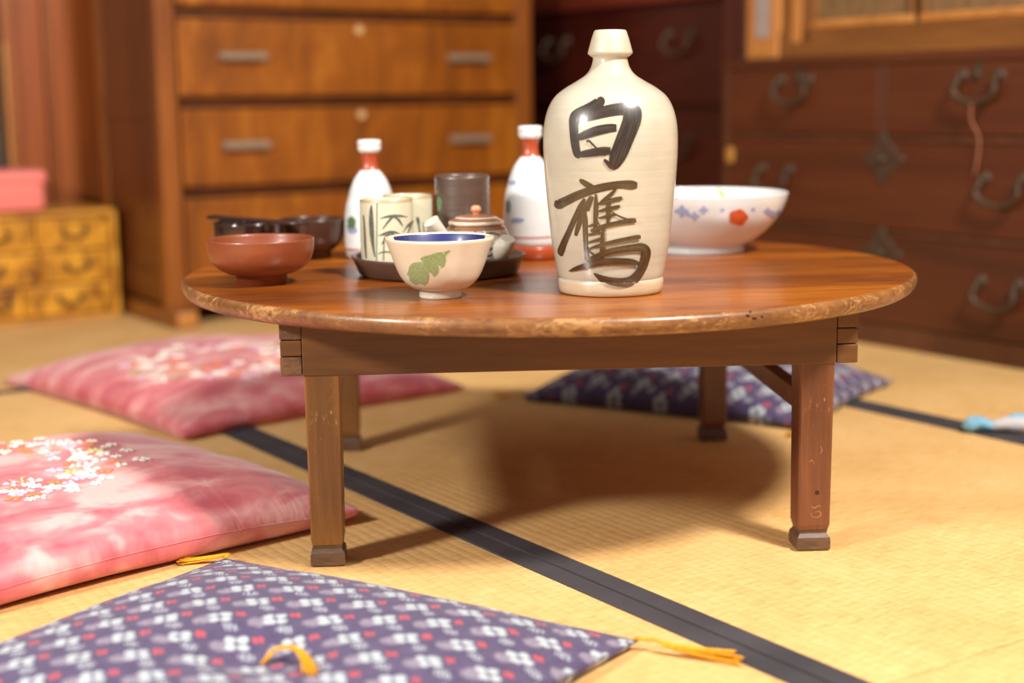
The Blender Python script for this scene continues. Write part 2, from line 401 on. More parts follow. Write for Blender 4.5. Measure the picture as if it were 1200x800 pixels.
def blob(bm, fn, outline, lift, rings=4, dome=0):
    """a filled painted patch with the given outline"""
    uvl = bm.loops.layers.uv.verify()
    cx = sum(p[0] for p in outline)/len(outline); cy = sum(p[1] for p in outline)/len(outline); R = []
    c0 = fn(cx, cy, lift+dome)
    if c0 is None: return
    c0 = bm.verts.new(c0)
    for r in range(1, rings+1):
        k = r/rings; row = []
        for x, y in outline:
            w = fn(cx+(x-cx)*k, cy+(y-cy)*k, lift + dome*(1-k*k)); row.append(bm.verts.new(w) if w is not None else None)
        R.append(row)
    n = len(outline)
    for i in range(n):
        a, b = R[0][i], R[0][(i+1) % n]
        if a and b: f = bm.faces.new((c0, a, b)); f.smooth = True
        for r in range(rings-1):
            q = (R[r][i], R[r+1][i], R[r+1][(i+1) % n], R[r][(i+1) % n])
            if all(q): f = bm.faces.new(q); f.smooth = True
    for f in bm.faces:
        for lp in f.loops: lp[uvl].uv = (lp.vert.co.x*20, lp.vert.co.z*20)
def paint_obj(name, bm, mat, surf, parent):
    bmesh.ops.recalc_face_normals(bm, faces=bm.faces[:])
    for f in bm.faces:
        if f.normal.dot(f.calc_center_median() - CAM) > 0: f.normal_flip()
    bmesh.ops.transform(bm, matrix=parent.matrix_world.inverted() if parent else Matrix(), verts=bm.verts[:])
    return obj(name, bm, mat, parent)

# ================================================================== THE SETTING
floor = struct(obj('floor', box6(-2.2, 3.0, -1.6, 4.0, -.12, -.052), 'dark_void', rz=PH))
W_, B_ = .905, .027
mat_me = {}
for ci, (x0, starts) in enumerate(((-1.81, (-1.2, .6, 2.4)), (-.905, (-.97, .83)), (0, (-.97, .83)), (.905, (-.97, .83)), (1.81, (-1.2, .6, 2.4)))):
    for y0 in starts:
        y1 = min(y0 + 1.8, 3.98); L = y1 - y0; key = round(L, 3)
        if key not in mat_me:
            bm = box(0, 0, -.026, W_-.0015, L-.002, .052, bevel=.002); m = bpy.data.meshes.new('tatami_mat'); bm.to_mesh(m); bm.free(); m.materials.append(MAT['tatami'])
            bm = box(0, 0, .0004, B_, L-.003, .0032, bevel=.0011); b = bpy.data.meshes.new('border'); bm.to_mesh(b); bm.free(); b.materials.append(MAT['border'])
            mat_me[key] = (m, b)
        o = bpy.data.objects.new('tatami_mat', mat_me[key][0]); COL.objects.link(o); o.parent = floor; o.location = (x0 + W_/2, (y0+y1)/2, 0)
        for sgn in (-1, 1):
            e = bpy.data.objects.new('border', mat_me[key][1]); COL.objects.link(e); e.parent = o; e.location = (sgn*(W_/2 - B_/2 - .0016), 0, 0)

for x0 in (-1.8-.6+.0, -.6, 1.2):                       # mats laid crosswise along the back wall
    x1 = min(x0 + 1.8, 1.808); L = x1 - x0; y0 = 2.633
    bm = box(0, 0, -.026, W_-.0015, L-.002, .052, bevel=.002); o = obj('tatami_mat', bm, 'tatami', floor, ((x0+x1)/2, y0 + W_/2, 0), PI/2)
    for sgn in (-1, 1): obj('border', box(0, 0, .0004, B_, L-.003, .0032, bevel=.0011), 'border', o, (sgn*(W_/2 - B_/2 - .0016), 0, 0))
wall_back = struct(obj('wall_back', box6(-2.2, 3.0, 3.84, 3.96, 0, 2.4), 'plaster', rz=PH))
wall_right = struct(obj('wall_right', box6(2.88, 3.0, -1.6, 3.84, 0, 2.4), 'wall', rz=PH))
# boarded sliding door behind the small yellow chest
door = struct(bpy.data.objects.new('door_1', None)); COL.objects.link(door); door.rotation_euler.z = PH; door.location = room(0, 3.80)
door['label'] = 'red-brown boarded sliding door'
for x0, x1, d, m in ((1.048, 1.082, .012, 'door_stile'), (1.084, 1.150, 0, 'door_wood'), (1.152, 1.172, .008, 'door_stile'), (1.174, 1.286, 0, 'door_wood'), (1.288, 1.318, .014, 'door_stile')):
    obj('stile' if m == 'door_stile' else 'plank', box6(x0, x1, -.012-d, .028, .01, 1.85, bevel=.003), m, door)
struct(obj('gap_shade_board', box6(1.322, 1.62, 3.815, 3.84, 0, 2.4), 'dark_void', rz=PH))  # dark board added to paint in the shade between door and chest
obj('door_pull', box6(1.048, 1.058, -.030, -.022, .30, .655, bevel=.003), 'cabinet_pale', door)
struct(obj('baseboard_back', box6(-2.2, 1.04, 3.815, 3.84, 0, .06, bevel=.003), 'door_stile', rz=PH))
# corner pillar between the two dark chests
struct(obj('trim_1', box6(2.36, 2.46, 2.535, 2.615, 0, 2.4, bevel=.006), 'pillar', rz=PH))

# ================================================================== FURNITURE
def bar_handle_bm():
    bm = box(0, -.004, 0, .112, .006, .020, bevel=.002)
    for s in (-1, 1): add_box(bm, s*.048, -.014, 0, .010, .020, .014, bevel=.002)
    add_box(bm, 0, -.024, .0, .112, .008, .015, bevel=.003); return bm
# --- amber chest of drawers
cx0, cx1, cy0, cy1 = 1.224, 2.236, 3.21, 3.62
ch = thing('chest_of_drawers', 'amber wooden chest of drawers with silver bar handles behind the round table', 'chest', room((cx0+cx1)/2, cy0), PH)
hw = (cx1-cx0)/2; dp = cy1-cy0; ht = 1.12
obj('back_panel', box6(-hw+.01, hw-.01, dp-.015, dp, .06, ht), 'chest_side', ch)
obj('top', box6(-hw-.01, hw+.01, -.012, dp, ht, ht+.028, bevel=.004), 'chest_rail', ch)
for s in (-1, 1):
    obj('side_panel', box6(min(s*hw, s*(hw-.014)), max(s*hw, s*(hw-.014)), .03, dp-.03, .05, ht), 'chest_side', ch).location.x = -s*.006
    obj('stile', box6(min(s*hw, s*(hw-.046)), max(s*hw, s*(hw-.046)), -.002, .034, .04, ht, bevel=.003), 'chest_frame', ch)
    obj('rear_stile', box6(min(s*hw, s*(hw-.03)), max(s*hw, s*(hw-.03)), dp-.045, dp, .04, ht, bevel=.003), 'chest_frame', ch)
    for z in (.07, .47, .88): obj('side_rail', box6(min(s*hw, s*(hw-.02)), max(s*hw, s*(hw-.02)), .034, dp-.045, z, z+.05, bevel=.002), 'chest_side', ch)
    rn = obj('base_runner', box6(min(s*hw, s*(hw-.05))-.004, max(s*hw, s*(hw-.05))+.004, -.05, dp, .0, .042, bevel=.006), 'chest_rail', ch)
    obj('runner_end', box6(s*(hw-.025)-.024, s*(hw-.025)+.024, -.054, -.049, .004, .038, bevel=.004), 'cabinet_pale', rn)
obj('plinth', box6(-hw+.046, hw-.046, .0, .03, .042, .10, bevel=.002), 'chest_rail', ch)
h0 = None; k0 = None
for z0, z1 in ((.112, .298), (.315, .500), (.517, .700), (.717, .905), (.922, 1.108)):
    obj('rail', box6(-hw+.046, hw-.046, .020, .05, z0-.019, z0-.001), 'chest_side', ch)  # darker wood colour paints in the shadow gap below each drawer
    dr = obj('drawer', box6(-hw+.049, hw-.049, -.008, dp-.06, z0+.001, z1-.009, bevel=.004), 'chest_drawer', ch)
    zc = z0 + (z1-z0)*.49
    for s in (-1, 1):
        loc = (s*.305, -.006, zc)
        if h0 is None: h0 = obj('handle', bar_handle_bm(), 'steel', dr, loc)
        else: copy_of(h0, dr, loc)
    loc = (.0, -.006, z1-.028)
    if k0 is None:
        bm = new_bm(); bmesh.ops.create_cone(bm, cap_ends=True, segments=20, radius1=.0125, radius2=.0105, depth=.006, matrix=Matrix.Rotation(PI/2, 4, 'X'))
        k0 = obj('keyhole_plate', bm, 'brass_pale', dr, loc)
    else: copy_of(k0, dr, loc)

# --- small yellow chest with the pink box on it
bx0, bx1, by0, bz = .58, 1.205, 3.47, .258
sb = thing('small_chest', 'small yellow chest of knotty wood standing left of the amber chest', 'chest', room((bx0+bx1)/2, by0), PH)
hw2 = (bx1-bx0)/2
obj('carcass', box6(-hw2, hw2, .014, .27, .0, bz, bevel=.003), 'box_frame', sb)
for z0, z1 in ((.0, .012), (bz-.012, bz)): obj('frame_rail', box6(-hw2, hw2, -.002, .016, z0, z1, bevel=.002), 'box_frame', sb)
for s in (-1, 1): obj('frame_stile', box6(min(s*hw2, s*(hw2-.014)), max(s*hw2, s*(hw2-.014)), -.002, .016, .0, bz, bevel=.002), 'box_frame', sb)
def small_bail(w=.03, drop=.016):
    bm = add_tube(new_bm(), smooth_path([(-w, -.004, 0), (-w*.9, -.010, -drop*.6), (0, -.012, -drop), (w*.9, -.010, -drop*.6), (w, -.004, 0)], 5), .003, 6)
    for s in (-1, 1): add_box(bm, s*w, -.003, 0, .012, .006, .012, bevel=.002)
    return bm
rows = [(.016, .084, (hw2-.014-.0, )), (.089, .163, ()), (.168, .243, ())]
sh = None
for (z0, z1), cuts in zip(((.016, .084), (.089, .163), (.168, .243)), ((-1, -.12, .28, 1), (-1, -.35, .42, 1), (-1, -.2, .40, 1))):
    for a, b in zip(cuts, cuts[1:]):
        x0, x1 = a*(hw2-.016), b*(hw2-.016)
        d = obj('drawer', box6(x0+.002, x1-.002, .000, .02, z0, z1, bevel=.003), 'box_burl', sb)
        loc = ((x0+x1)/2, 0, (z0+z1)/2+.006)
        if sh is None: sh = obj('handle', small_bail(.026), 'iron', d, loc)
        else: copy_of(sh, d, loc)
pb = thing('storage_box', 'glossy pink plastic box on top of the small yellow chest', 'box', room(.89, by0+.11, bz), PH)
obj('body', box6(-.155, .155, -.10, .10, 0, .074, bevel=.016, seg=4), 'pink_plastic', pb)
obj('lid', box6(-.16, .16, -.105, .105, .062, .097, bevel=.013, seg=4), 'pink_plastic', pb)

# --- dark red-brown merchant chest at the right
rx, ry0, ry1, rz = 2.28, 1.585, 2.522, .583
rc = thing('merchant_chest', 'red-brown wooden chest with black iron handles along the right wall', 'chest', room(rx, (ry0+ry1)/2), PH)
hy = (ry1-ry0)/2; rd = .42
obj('carcass', box6(.02, rd, -hy, hy, .0, rz-.02), 'red_chest', rc)
obj('top', box6(-.004, rd, -hy-.004, hy+.004, rz-.020, rz, bevel=.003), 'red_chest', rc)
for s in (-1, 1): obj('stile', box6(-.002, .022, min(s*hy, s*(hy-.022)), max(s*hy, s*(hy-.022)), 0, rz-.02, bevel=.002), 'red_chest_frame', rc)
for z0, z1 in ((0, .046), (.224, .236), (.411, .424)): obj('rail', box6(0, .022, -hy+.022, hy-.022, z0, z1, bevel=.0015), 'red_chest_frame', rc)
obj('divider', box6(-.001, .022, -.010, .010, .424, rz-.02, bevel=.0015), 'red_chest_frame', rc)
def bail_bm(w=.042, drop=.036):
    pts = [(-.006, -w, .010), (-.016, -w*1.02, .0), (-.022, -w*1.10, -drop*.45), (-.020, -w*.78, -drop*.88), (-.019, 0, -drop*1.12), (-.020, w*.78, -drop*.88), (-.022, w*1.10, -drop*.45), (-.016, w*1.02, .0), (-.006, w, .010)]
    P = smooth_path(pts, 5); n_ = len(P)
    bm = add_tube(new_bm(), P, [.0042 + .0022*math.sin(PI*i/(n_-1)) for i in range(n_)], 8)
    for s in (-1, 1):
        bmesh.ops.create_cone(bm, cap_ends=True, segments=12, radius1=.013, radius2=.009, depth=.006, matrix=Matrix.Translation((-.003, s*w, .010)) @ Matrix.Rotation(-PI/2, 4, 'Y'))
        bmesh.ops.create_uvsphere(bm, u_segments=10, v_segments=6, radius=.0075, matrix=Matrix.Translation((-.010, s*w, .010)))
    return bm
def lock_plate_bm(R=.056):
    bm = new_bm(); N = 48; a = []; b = []
    for k in range(N):
        t = 2*PI*k/N; r = R*(.74 + .15*math.cos(4*t) + .08*math.cos(8*t))
        a.append(bm.verts.new((0, r*math.cos(t), r*math.sin(t)))); b.append(bm.verts.new((-.003, r*.96*math.cos(t), r*.96*math.sin(t))))
    for k in range(N): bm.faces.new((a[k], a[(k+1) % N], b[(k+1) % N], b[k]))
    bm.faces.new(b); bm.faces.new(list(reversed(a)))
    bmesh.ops.create_uvsphere(bm, u_segments=12, v_segments=6, radius=.010, matrix=Matrix.Translation((-.004, 0, 0)))
    bmesh.ops.recalc_face_normals(bm, faces=bm.faces[:]); return bm
bail0 = None; lock0 = None; small0 = None
def put_bail(d, y, z):
    global bail0
    if bail0 is None: bail0 = obj('handle', bail_bm(), 'iron', d, (-.003, y, z))
    else: copy_of(bail0, d, (-.003, y, z))
for (z0, z1, y0, y1, hs, lock) in ((.426, rz-.022, .012, hy-.024, (.243,), 0), (.426, rz-.022, -hy+.024, -.012, (-.236,), 0), (.238, .409, -hy+.024, hy-.024, (-.296, .296), 1), (.048, .222, -hy+.024, hy-.024, (-.296, .296), 1)):
    d = obj('drawer', box6(-.003, .02, y0, y1, z0, z1, bevel=.002), 'red_chest', rc)
    zc = .526 if z0 > .4 else (.338 if z0 > .2 else .146)
    for y in hs: put_bail(d, y, zc)
    if lock:
        if lock0 is None: lock0 = obj('lock_plate', lock_plate_bm(), 'iron', d, (-.0028, -.006, z1-.032))
        else: copy_of(lock0, d, (-.0028, -.006, z1-.032))
    else:
        bm = box(-.002, 0, 0, .004, .022, .030, bevel=.0015); bmesh.ops.create_uvsphere(bm, u_segments=10, v_segments=6, radius=.007, matrix=Matrix.Translation((-.003, 0, -.004)))
        obj('key_plate', bm, 'iron', d, (-.003, (y0+y1)/2, z1-.018))
obj('corner_stud', box(-.004, 0, 0, .010, .022, .034, bevel=.004), 'brass', rc, (-.002, hy-.030, .375))
co_ = obj('cord', add_tube(new_bm(), smooth_path([(-.030, 0, .0), (-.022, .006, -.03), (-.014, -.006, -.06), (-.012, -.004, -.10), (-.008, .006, -.13)], 6), .0016, 6), 'cord', None, room(rx, 1.815, .484), PH)
tag(co_, 'thin pale cord dangling from an upper iron handle of the red-brown chest', 'cord')

# --- ochre cabinet with panelled doors standing on it
cb = thing('panelled_cabinet', 'ochre wooden cabinet with panelled doors on top of the red-brown chest', 'cabinet', room(rx+.012, 2.46, rz), PH)
# local: x depth, y towards the camera is negative
obj('body', box6(.02, .36, -.93, 0, 0, .60), 'cabinet', cb)
obj('bottom_rail', box6(0, .025, -.93, 0, 0, .058, bevel=.003), 'cabinet', cb)
obj('end_stile', box6(-.004, .025, -.098, 0, 0, .60, bevel=.003), 'cabinet_pale', cb)
obj('grey_strip', box6(-.006, -.003, -.072, -.030, .045, .30), 'strip_grey', cb)  # flat grey strip on the pale end stile
obj('thin_stile', box6(-.002, .025, -.165, -.135, .03, .60, bevel=.003), 'cabinet_pale', cb)
obj('filler_board', box6(.006, .025, -.135, -.098, .058, .60), 'cabinet', cb)
for y1, y0 in ((-.19, -.463), (-.478, -.755), (-.77, -.92)):
    d = obj('door', box6(.008, .024, y0, y1, .060, .60), 'cabinet_panel', cb)
    obj('door_frame', box6(.0, .02, y0, y1, .058, .074, bevel=.003), 'cabinet_pale', d)
    for yy in (y0, y1-.014): obj('door_frame', box6(.0, .02, yy, yy+.014, .074, .60, bevel=.003), 'cabinet', d)
obj('post', box6(.0, .025, -.19, -.165, .03, .60), 'cabinet', cb)

# --- dark chest in the far corner
dk = thing('dark_chest', 'dark wine-red chest in the shadowed corner behind the big bottle', 'chest', room(2.42, 3.085), PH)
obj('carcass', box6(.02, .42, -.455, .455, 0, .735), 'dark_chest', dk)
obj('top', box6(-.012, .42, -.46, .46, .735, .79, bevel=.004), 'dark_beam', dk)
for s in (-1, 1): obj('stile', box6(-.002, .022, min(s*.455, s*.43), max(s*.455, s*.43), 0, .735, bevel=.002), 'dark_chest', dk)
for z0, z1 in ((.035, .225), (.24, .47), (.485, .725)):
    d = obj('drawer', box6(-.003, .02, -.426, .426, z0, z1, bevel=.004), 'dark_chest', dk)
    for y in (-.255, .255): put_bail(d, y, z0 + (z1-z0)*.68)

# ================================================================== ROUND TABLE
TZ = .292
TC = Vector((.0455, 1.868, 0)); TR = .452; TROT = .0677
tb = thing('low_round_table', 'low round wooden table with worn edge and square legs', 'table', TC, TROT)
R1 = TR; th = .020
pr = [(0, TZ-th), (R1-.012, TZ-th), (R1-.0085, TZ-th+.0006), (R1-.0050, TZ-th+.0028), (R1-.0020, TZ-th+.0065), (R1-.0004, TZ-.0105), (R1, TZ-.0075), (R1-.0006, TZ-.0042), (R1-.0022, TZ-.0018), (R1-.0046, TZ-.0004), (R1-.0075, TZ), (R1*.6, TZ), (R1*.3, TZ), (0, TZ)]
bm = lathe(pr, 200, mi=lambda i, a: 1 if 1 <= i <= 8 else 0)
for f in bm.faces:
    if f.calc_center_median().xy.length < R1-.012: f.smooth = False
table_top = obj('table_top', bm, ['table_top', 'table_edge'], tb)
ax, ay, az0, az1, at = .3125, .292, .2125, TZ-th, .024
for s in (-1, 1):
    y0, y1 = (-ay, -ay+at) if s < 0 else (ay-at, ay)
    ap = obj('apron', box6(-ax+.023, ax-.023, y0, y1, az0, az1, bevel=.0012), 'table_apron', tb)
    x0, x1 = (-ax, -ax+at-.002) if s < 0 else (ax-at+.002, ax)
    obj('apron', box6(x0, x1, -ay+at, ay-at, az0, az1, bevel=.0012), 'table_apron', tb)
hz = (az1-az0)
for sx in (-1, 1):
    for sy in (-1, 1):
        xa, xb = sorted((sx*ax, sx*(ax-.0225))); ya, yb = sorted((sy*ay, sy*(ay-at)))
        for k in range(3):
            out = .0004 if k != 1 else .0
            z0 = az0 + hz*(0, .36, .66)[k]; z1 = az0 + hz*(.36, .66, 1)[k]
            obj('finger_joint', box6(xa-(out if sx < 0 else 0), xb+(out if sx > 0 else 0), ya-(out if sy < 0 else 0), yb+(out if sy > 0 else 0), z0+.0006, z1-.0004, bevel=.001), 'table_endgrain' if k != 1 and sx < 0 else 'table_apron', tb)
def leg_bm():
    bm = new_bm(); rings = []
    for z, w in ((.0245, .0166), (.030, .0180), (.10, .0184), (.16, .0188), (az1-.001, .0200)):
        c = .0018
        rings.append([bm.verts.new(((w if a else w-c)*sx_, (w-c if a else w)*sy_, z)) for sx_, sy_, a in ((1, 1, 0), (1, 1, 1), (1, -1, 1), (1, -1, 0), (-1, -1, 0), (-1, -1, 1), (-1, 1, 1), (-1, 1, 0))])
    for a, b in zip(rings, rings[1:]):
        for k in range(8): bm.faces.new((a[k], b[k], b[(k+1) % 8], a[(k+1) % 8]))
    bm.faces.new(rings[0]); bm.faces.new(list(reversed(rings[-1]))); bmesh.ops.recalc_face_normals(bm, faces=bm.faces[:]); return bm
def foot_bm():
    bm = new_bm(); rings = []
    for z, w in ((.0012, .0180), (.003, .0188), (.0125, .0188), (.0155, .0182), (.0200, .0152), (.0245, .0160)):
        rings.append([bm.verts.new((w*a, w*b, z)) for a, b in ((1, 1), (1, -1), (-1, -1), (-1, 1))])
    for a, b in zip(rings, rings[1:]):
        for k in range(4): bm.faces.new((a[k], b[k], b[(k+1) % 4], a[(k+1) % 4]))
    bm.faces.new(rings[0]); bm.faces.new(list(reversed(rings[-1]))); bmesh.ops.recalc_face_normals(bm, faces=bm.faces[:]); return bm
LX, LY = .2692, .2712
for sx in (-1, 1):
    for sy in (-1, 1):
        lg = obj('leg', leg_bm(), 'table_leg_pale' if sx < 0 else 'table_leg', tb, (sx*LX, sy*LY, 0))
        obj('foot', foot_bm(), 'table_foot', lg)
        if sx > 0 and sy < 0: leg_fr = lg
    obj('stretcher', box6(sx*LX-.009, sx*LX+.009, -LY+.014, LY-.014, .150, .174, bevel=.0015), 'table_leg', tb)

# wear on the table: a nail hole and scratches on the right front leg, nicks in the rim
MAT['pit'] = plain('dark_pit', S(62, 38, 22), .8, .2)
MAT['scratch'] = plain('pale_scratch', S(152, 100, 64), .6, .3)
sl = Surface(leg_fr); bm = new_bm()
blob(bm, sl.px, [(957.5 + 2.6*math.cos(q*PI/6), 577 + 2.6*math.sin(q*PI/6)) for q in range(12)], .0003, 2)
paint_obj('nail_hole', bm, 'pit', sl, leg_fr)
bm = new_bm()
for st in ([(950, 592, .4), (954, 595, 1.0), (960, 592, .8), (962, 595, .4)], [(955, 600, .4), (960, 599, 1.0), (962, 603, 1.1), (957, 606, .9), (951, 605, .5)], [(950, 601, .5), (951, 604, .8), (952, 607, .4)], [(948, 541, .4), (951, 539, .8), (954, 543, .4)], [(961, 522, .4), (963, 527, .8), (961, 531, .4)]):
    ribbon(bm, sl.px, st, .0003, across=2, stepn=5)
paint_obj('scratches', bm, 'scratch', sl, leg_fr)
st_ = Surface(table_top); bm = new_bm()
for x, y, a, b in ((876, 370, 2.6, 1.8), (884, 373, 3, 1.4), (879, 365.5, 1.4, 1.4), (893, 371, 1.8, 1.2)):
    blob(bm, st_.px, [(x + a*math.cos(q*PI/5)*(1+.25*math.sin(q*2.3)), y + b*math.sin(q*PI/5)) for q in range(10)], .0003, 2)
paint_obj('rim_nicks', bm, 'pit', st_, tb)

# ================================================================== THINGS ON THE TABLE
def vessel(name, label, cat, x, y, z=TZ, group=None): return thing(name, label, cat, (x, y, z), math.atan2(-y, -x) , group)
# local +x of a vessel points at the camera
# --- big sake bottle
kb = .000932
by = 344.5
bp = [(0, 347.5), (50, 347.3), (58.5, 347), (60.5, 345), (61.5, 340), (62.2, 334), (61.6, 330.5)]
body = [(61.0, 329.0), (62.4, 325), (65.2, 310), (68.6, 291), (72.3, 257), (75.6, 222), (77.7, 190), (78.0, 170), (77.2, 156), (74.8, 143), (70.5, 131), (63.5, 120.5), (52, 111.5), (39, 104), (28.5, 97), (22.5, 89), (20.0, 80.5)]
lip = [(20.0, 77.8), (23.5, 75.6), (26.0, 73.4), (25.6, 71), (22.0, 58), (18.8, 48.2), (17.4, 46.8), (14, 47.2), (12.5, 52), (12.5, 85)]
def P3(l): return [(r*kb, (347.5-y)*kb*1.004) for r, y in l]
pr = P3(bp)[:-1] + prof(P3([bp[-1]] + body), 4) + P3(lip)
nb = len(bp) - 1
bt = vessel('sake_bottle', 'large cream stoneware sake bottle with black brushed characters', 'bottle', .109, 1.6205)
bbody = obj('body', lathe(pr, 96, mi=lambda i, a: 1 if i < nb else 0), ['bottle', 'bottle_foot'], bt)
sf = Surface(bbody)
def char(mat, crop, strokes, lift0):
    ox, oy, sc = crop; bm = new_bm()
    for i, st in enumerate(strokes):
        ribbon(bm, sf.px, [(ox + x/sc, oy + y/sc, w/sc) for x, y, w in st], lift0 + i*.00009, uvoff=i*3.7)
    return paint_obj('painted_character', bm, mat, sf, bt)
c1 = char('ink_dark', (655, 100, 800/110), [
    [(345, 100, 14), (352, 130, 42), (325, 158, 46), (250, 200, 44), (180, 235, 46), (135, 262, 40), (110, 290, 22)],
    [(120, 240, 16), (126, 290, 38), (128, 380, 37), (134, 460, 36), (146, 540, 34), (160, 590, 30), (178, 616, 12)],
    [(150, 300, 14), (205, 278, 36), (300, 248, 46), (420, 218, 50), (540, 200, 52), (610, 200, 50), (660, 220, 30)],
    [(596, 162, 22), (622, 215, 74), (622, 290, 78), (596, 370, 76), (560, 460, 74), (524, 550, 72), (494, 620, 66), (474, 680, 44), (462, 716, 12)],
    [(135, 452, 8), (180, 440, 28), (240, 415, 36), (330, 385, 40), (430, 365, 36), (490, 362, 30)],
    [(150, 598, 12), (210, 585, 28), (290, 572, 34), (370, 560, 36), (440, 556, 30)],
    [(236, 480, 6), (256, 472, 9), (290, 505, 8), (330, 545, 7), (390, 600, 6)],
    [(384, 630, 8), (400, 645, 14), (440, 690, 18), (470, 712, 10)]], .0004)
c2 = char('ink_brown', (640, 200, 717/130), [
    [(218, 55, 6), (235, 70, 16), (270, 92, 19), (310, 110, 14)],
    [(66, 190, 6), (80, 216, 30), (120, 200, 30), (190, 165, 28), (270, 134, 27), (370, 106, 26), (470, 90, 25), (550, 92, 30), (588, 94, 18)],
    [(250, 180, 8), (225, 225, 16), (190, 300, 17), (150, 390, 18), (115, 470, 21), (98, 520, 22), (104, 550, 8)],
    [(290, 165, 8), (262, 220, 16), (228, 300, 16), (205, 370, 15), (192, 420, 8)],
    [(246, 255, 12), (252, 330, 17), (254, 420, 15), (258, 500, 14), (266, 575, 16)],
    [(300, 165, 8), (282, 210, 13), (268, 260, 10)],
    [(322, 150, 6), (322, 220, 14), (320, 300, 14), (318, 390, 12)],
    [(400, 165, 8), (402, 230, 15), (402, 300, 14), (398, 345, 8)],
    [(450, 118, 8), (420, 150, 12), (370, 190, 10), (340, 215, 6)],
    [(335, 215, 6), (380, 204, 12), (440, 186, 14), (490, 176, 12)],
    [(335, 262, 6), (380, 250, 11), (430, 238, 12), (476, 228, 10)],
    [(340, 305, 6), (390, 294, 10), (430, 284, 9), (455, 284, 6)],
    [(420, 262, 4), (470, 292, 6), (520, 312, 7), (560, 322, 6)],
    [(290, 388, 8), (330, 372, 14), (390, 352, 14), (470, 334, 14), (540, 322, 16), (578, 320, 14)],
    [(270, 360, 5), (310, 345, 8), (345, 340, 8)],
    [(264, 415, 5), (310, 405, 10), (350, 396, 10)],
    [(264, 465, 5), (310, 452, 9), (356, 436, 9)],
    [(368, 370, 8), (366, 430, 14), (362, 490, 14), (358, 560, 10)],
    [(272, 505, 5), (340, 482, 10), (430, 458, 13), (520, 438, 13), (580, 428, 15), (606, 426, 12)],
    [(262, 500, 4), (290, 525, 6), (330, 552, 6)],
    [(258, 576, 8), (310, 556, 14), (390, 526, 20), (480, 506, 22), (560, 494, 24), (616, 494, 28), (642, 518, 26), (634, 570, 27), (606, 640, 28), (560, 696, 30), (500, 716, 28), (430, 712, 26), (370, 696, 22), (330, 672, 12), (312, 658, 4)],
    [(156, 646, 3), (200, 628, 13), (280, 606, 20), (380, 586, 22), (470, 582, 22), (550, 586, 20), (590, 596, 12)]], .0004)
c1['label'] = 'upper black brushed character'; c2['label'] = 'lower brown brushed character'

# --- cream bowl with a leaf
kc = .000914
pr = [(0, .010), (.017, .010), (.0195, .0), (.0226, .0), (.0230, .002), (.0226, .0085)]
outer = prof([(.0226, .0085), (.0290, .0105), (.0360, .0150), (.0424, .0225), (.0480, .0345), (.0527, .0480), (.0585, .0635)], 5)
inner = prof([(.0580, .0650), (.0560, .0635), (.0508, .0490), (.0462, .0360), (.0405, .0250), (.030, .0165), (.015, .013), (0, .0125)], 5)
n_out = len(pr[:-1]) + len(outer)
pl = pr[:-1] + outer + inner
cbw = vessel('cream_bowl', 'cream flared bowl with green leaf and navy inside', 'bowl', -.0765, 1.590)
def cream_mi(i, a):
    if i < n_out + 5: return 0
    d = abs((a - PI + PI) % (2*PI) - PI)
    return 1 if d < math.radians(62) and i < n_out + 26 else 0
cbo = obj('body', lathe(pl, 96, mi=cream_mi), ['cream', 'navy'], cbw)
sfc = Surface(cbo)
lf = [(670,240),(635,252),(600,262),(560,266),(520,270),(480,290),(440,298),(410,305),(392,325),(418,348),(370,352),(330,360),(300,385),(290,430),(278,465),(298,480),(305,520),(350,550),(395,538),(428,555),(458,530),(470,480),(464,432),(490,460),(515,478),(545,455),(555,420),(540,385),(580,400),(605,385),(618,340),(612,300),(635,270)]
fnc = lambda x, y, l: sfc.px(440 + x/7.5, 260 + y/7.5, l)
bm = new_bm()
spine = [(640, 256), (560, 300), (480, 360), (400, 440), (350, 520)]
# the leaf is a ribbon about its midrib, its halves cut to the outline
def leaf_rows(bm, lift):
    uvl = bm.loops.layers.uv.verify()
    N = len(lf); cxs = [(400, 440), (520, 350), (585, 320)]
    blob_pts = lf
    return blob_pts
from mathutils.geometry import tessellate_polygon
def fill_poly(bm, fn, poly, lift, cell=22):
    """fills an outline with a fine grid clipped to it, so that it follows the curved surface"""
    uvl = bm.loops.layers.uv.verify()
    xs = [p[0] for p in poly]; ys = [p[1] for p in poly]
    tmp = bmesh.new(); tv = [tmp.verts.new((x, y, 0)) for x, y in poly]; tmp.faces.new(tv)
    x = min(xs)
    while x < max(xs):
        bmesh.ops.bisect_plane(tmp, geom=tmp.verts[:]+tmp.edges[:]+tmp.faces[:], plane_co=(x, 0, 0), plane_no=(1, 0, 0)); x += cell
    y = min(ys)
    while y < max(ys):
        bmesh.ops.bisect_plane(tmp, geom=tmp.verts[:]+tmp.edges[:]+tmp.faces[:], plane_co=(0, y, 0), plane_no=(0, 1, 0)); y += cell
    bmesh.ops.triangulate(tmp, faces=tmp.faces[:])
    vm = {}
    for v in tmp.verts:
        w = fn(v.co.x, v.co.y, lift); vm[v] = (bm.verts.new(w), v.co.copy()) if w is not None else None
    for f in tmp.faces:
        if any(vm[v] is None for v in f.verts): continue
        nf = bm.faces.new([vm[v][0] for v in f.verts]); nf.smooth = True
        for lp, v in zip(nf.loops, f.verts): lp[uvl].uv = (v.co.x*.02, v.co.y*.02)
    tmp.free()
fill_poly(bm, fnc, lf, .0004)
lfo = paint_obj('painted_leaf', bm, 'leaf', sfc, cbw)
bm = new_bm()
ribbon(bm, fnc, [(x, y, 4) for x, y in lf + [lf[0]]], .0006, across=2, stepn=4)
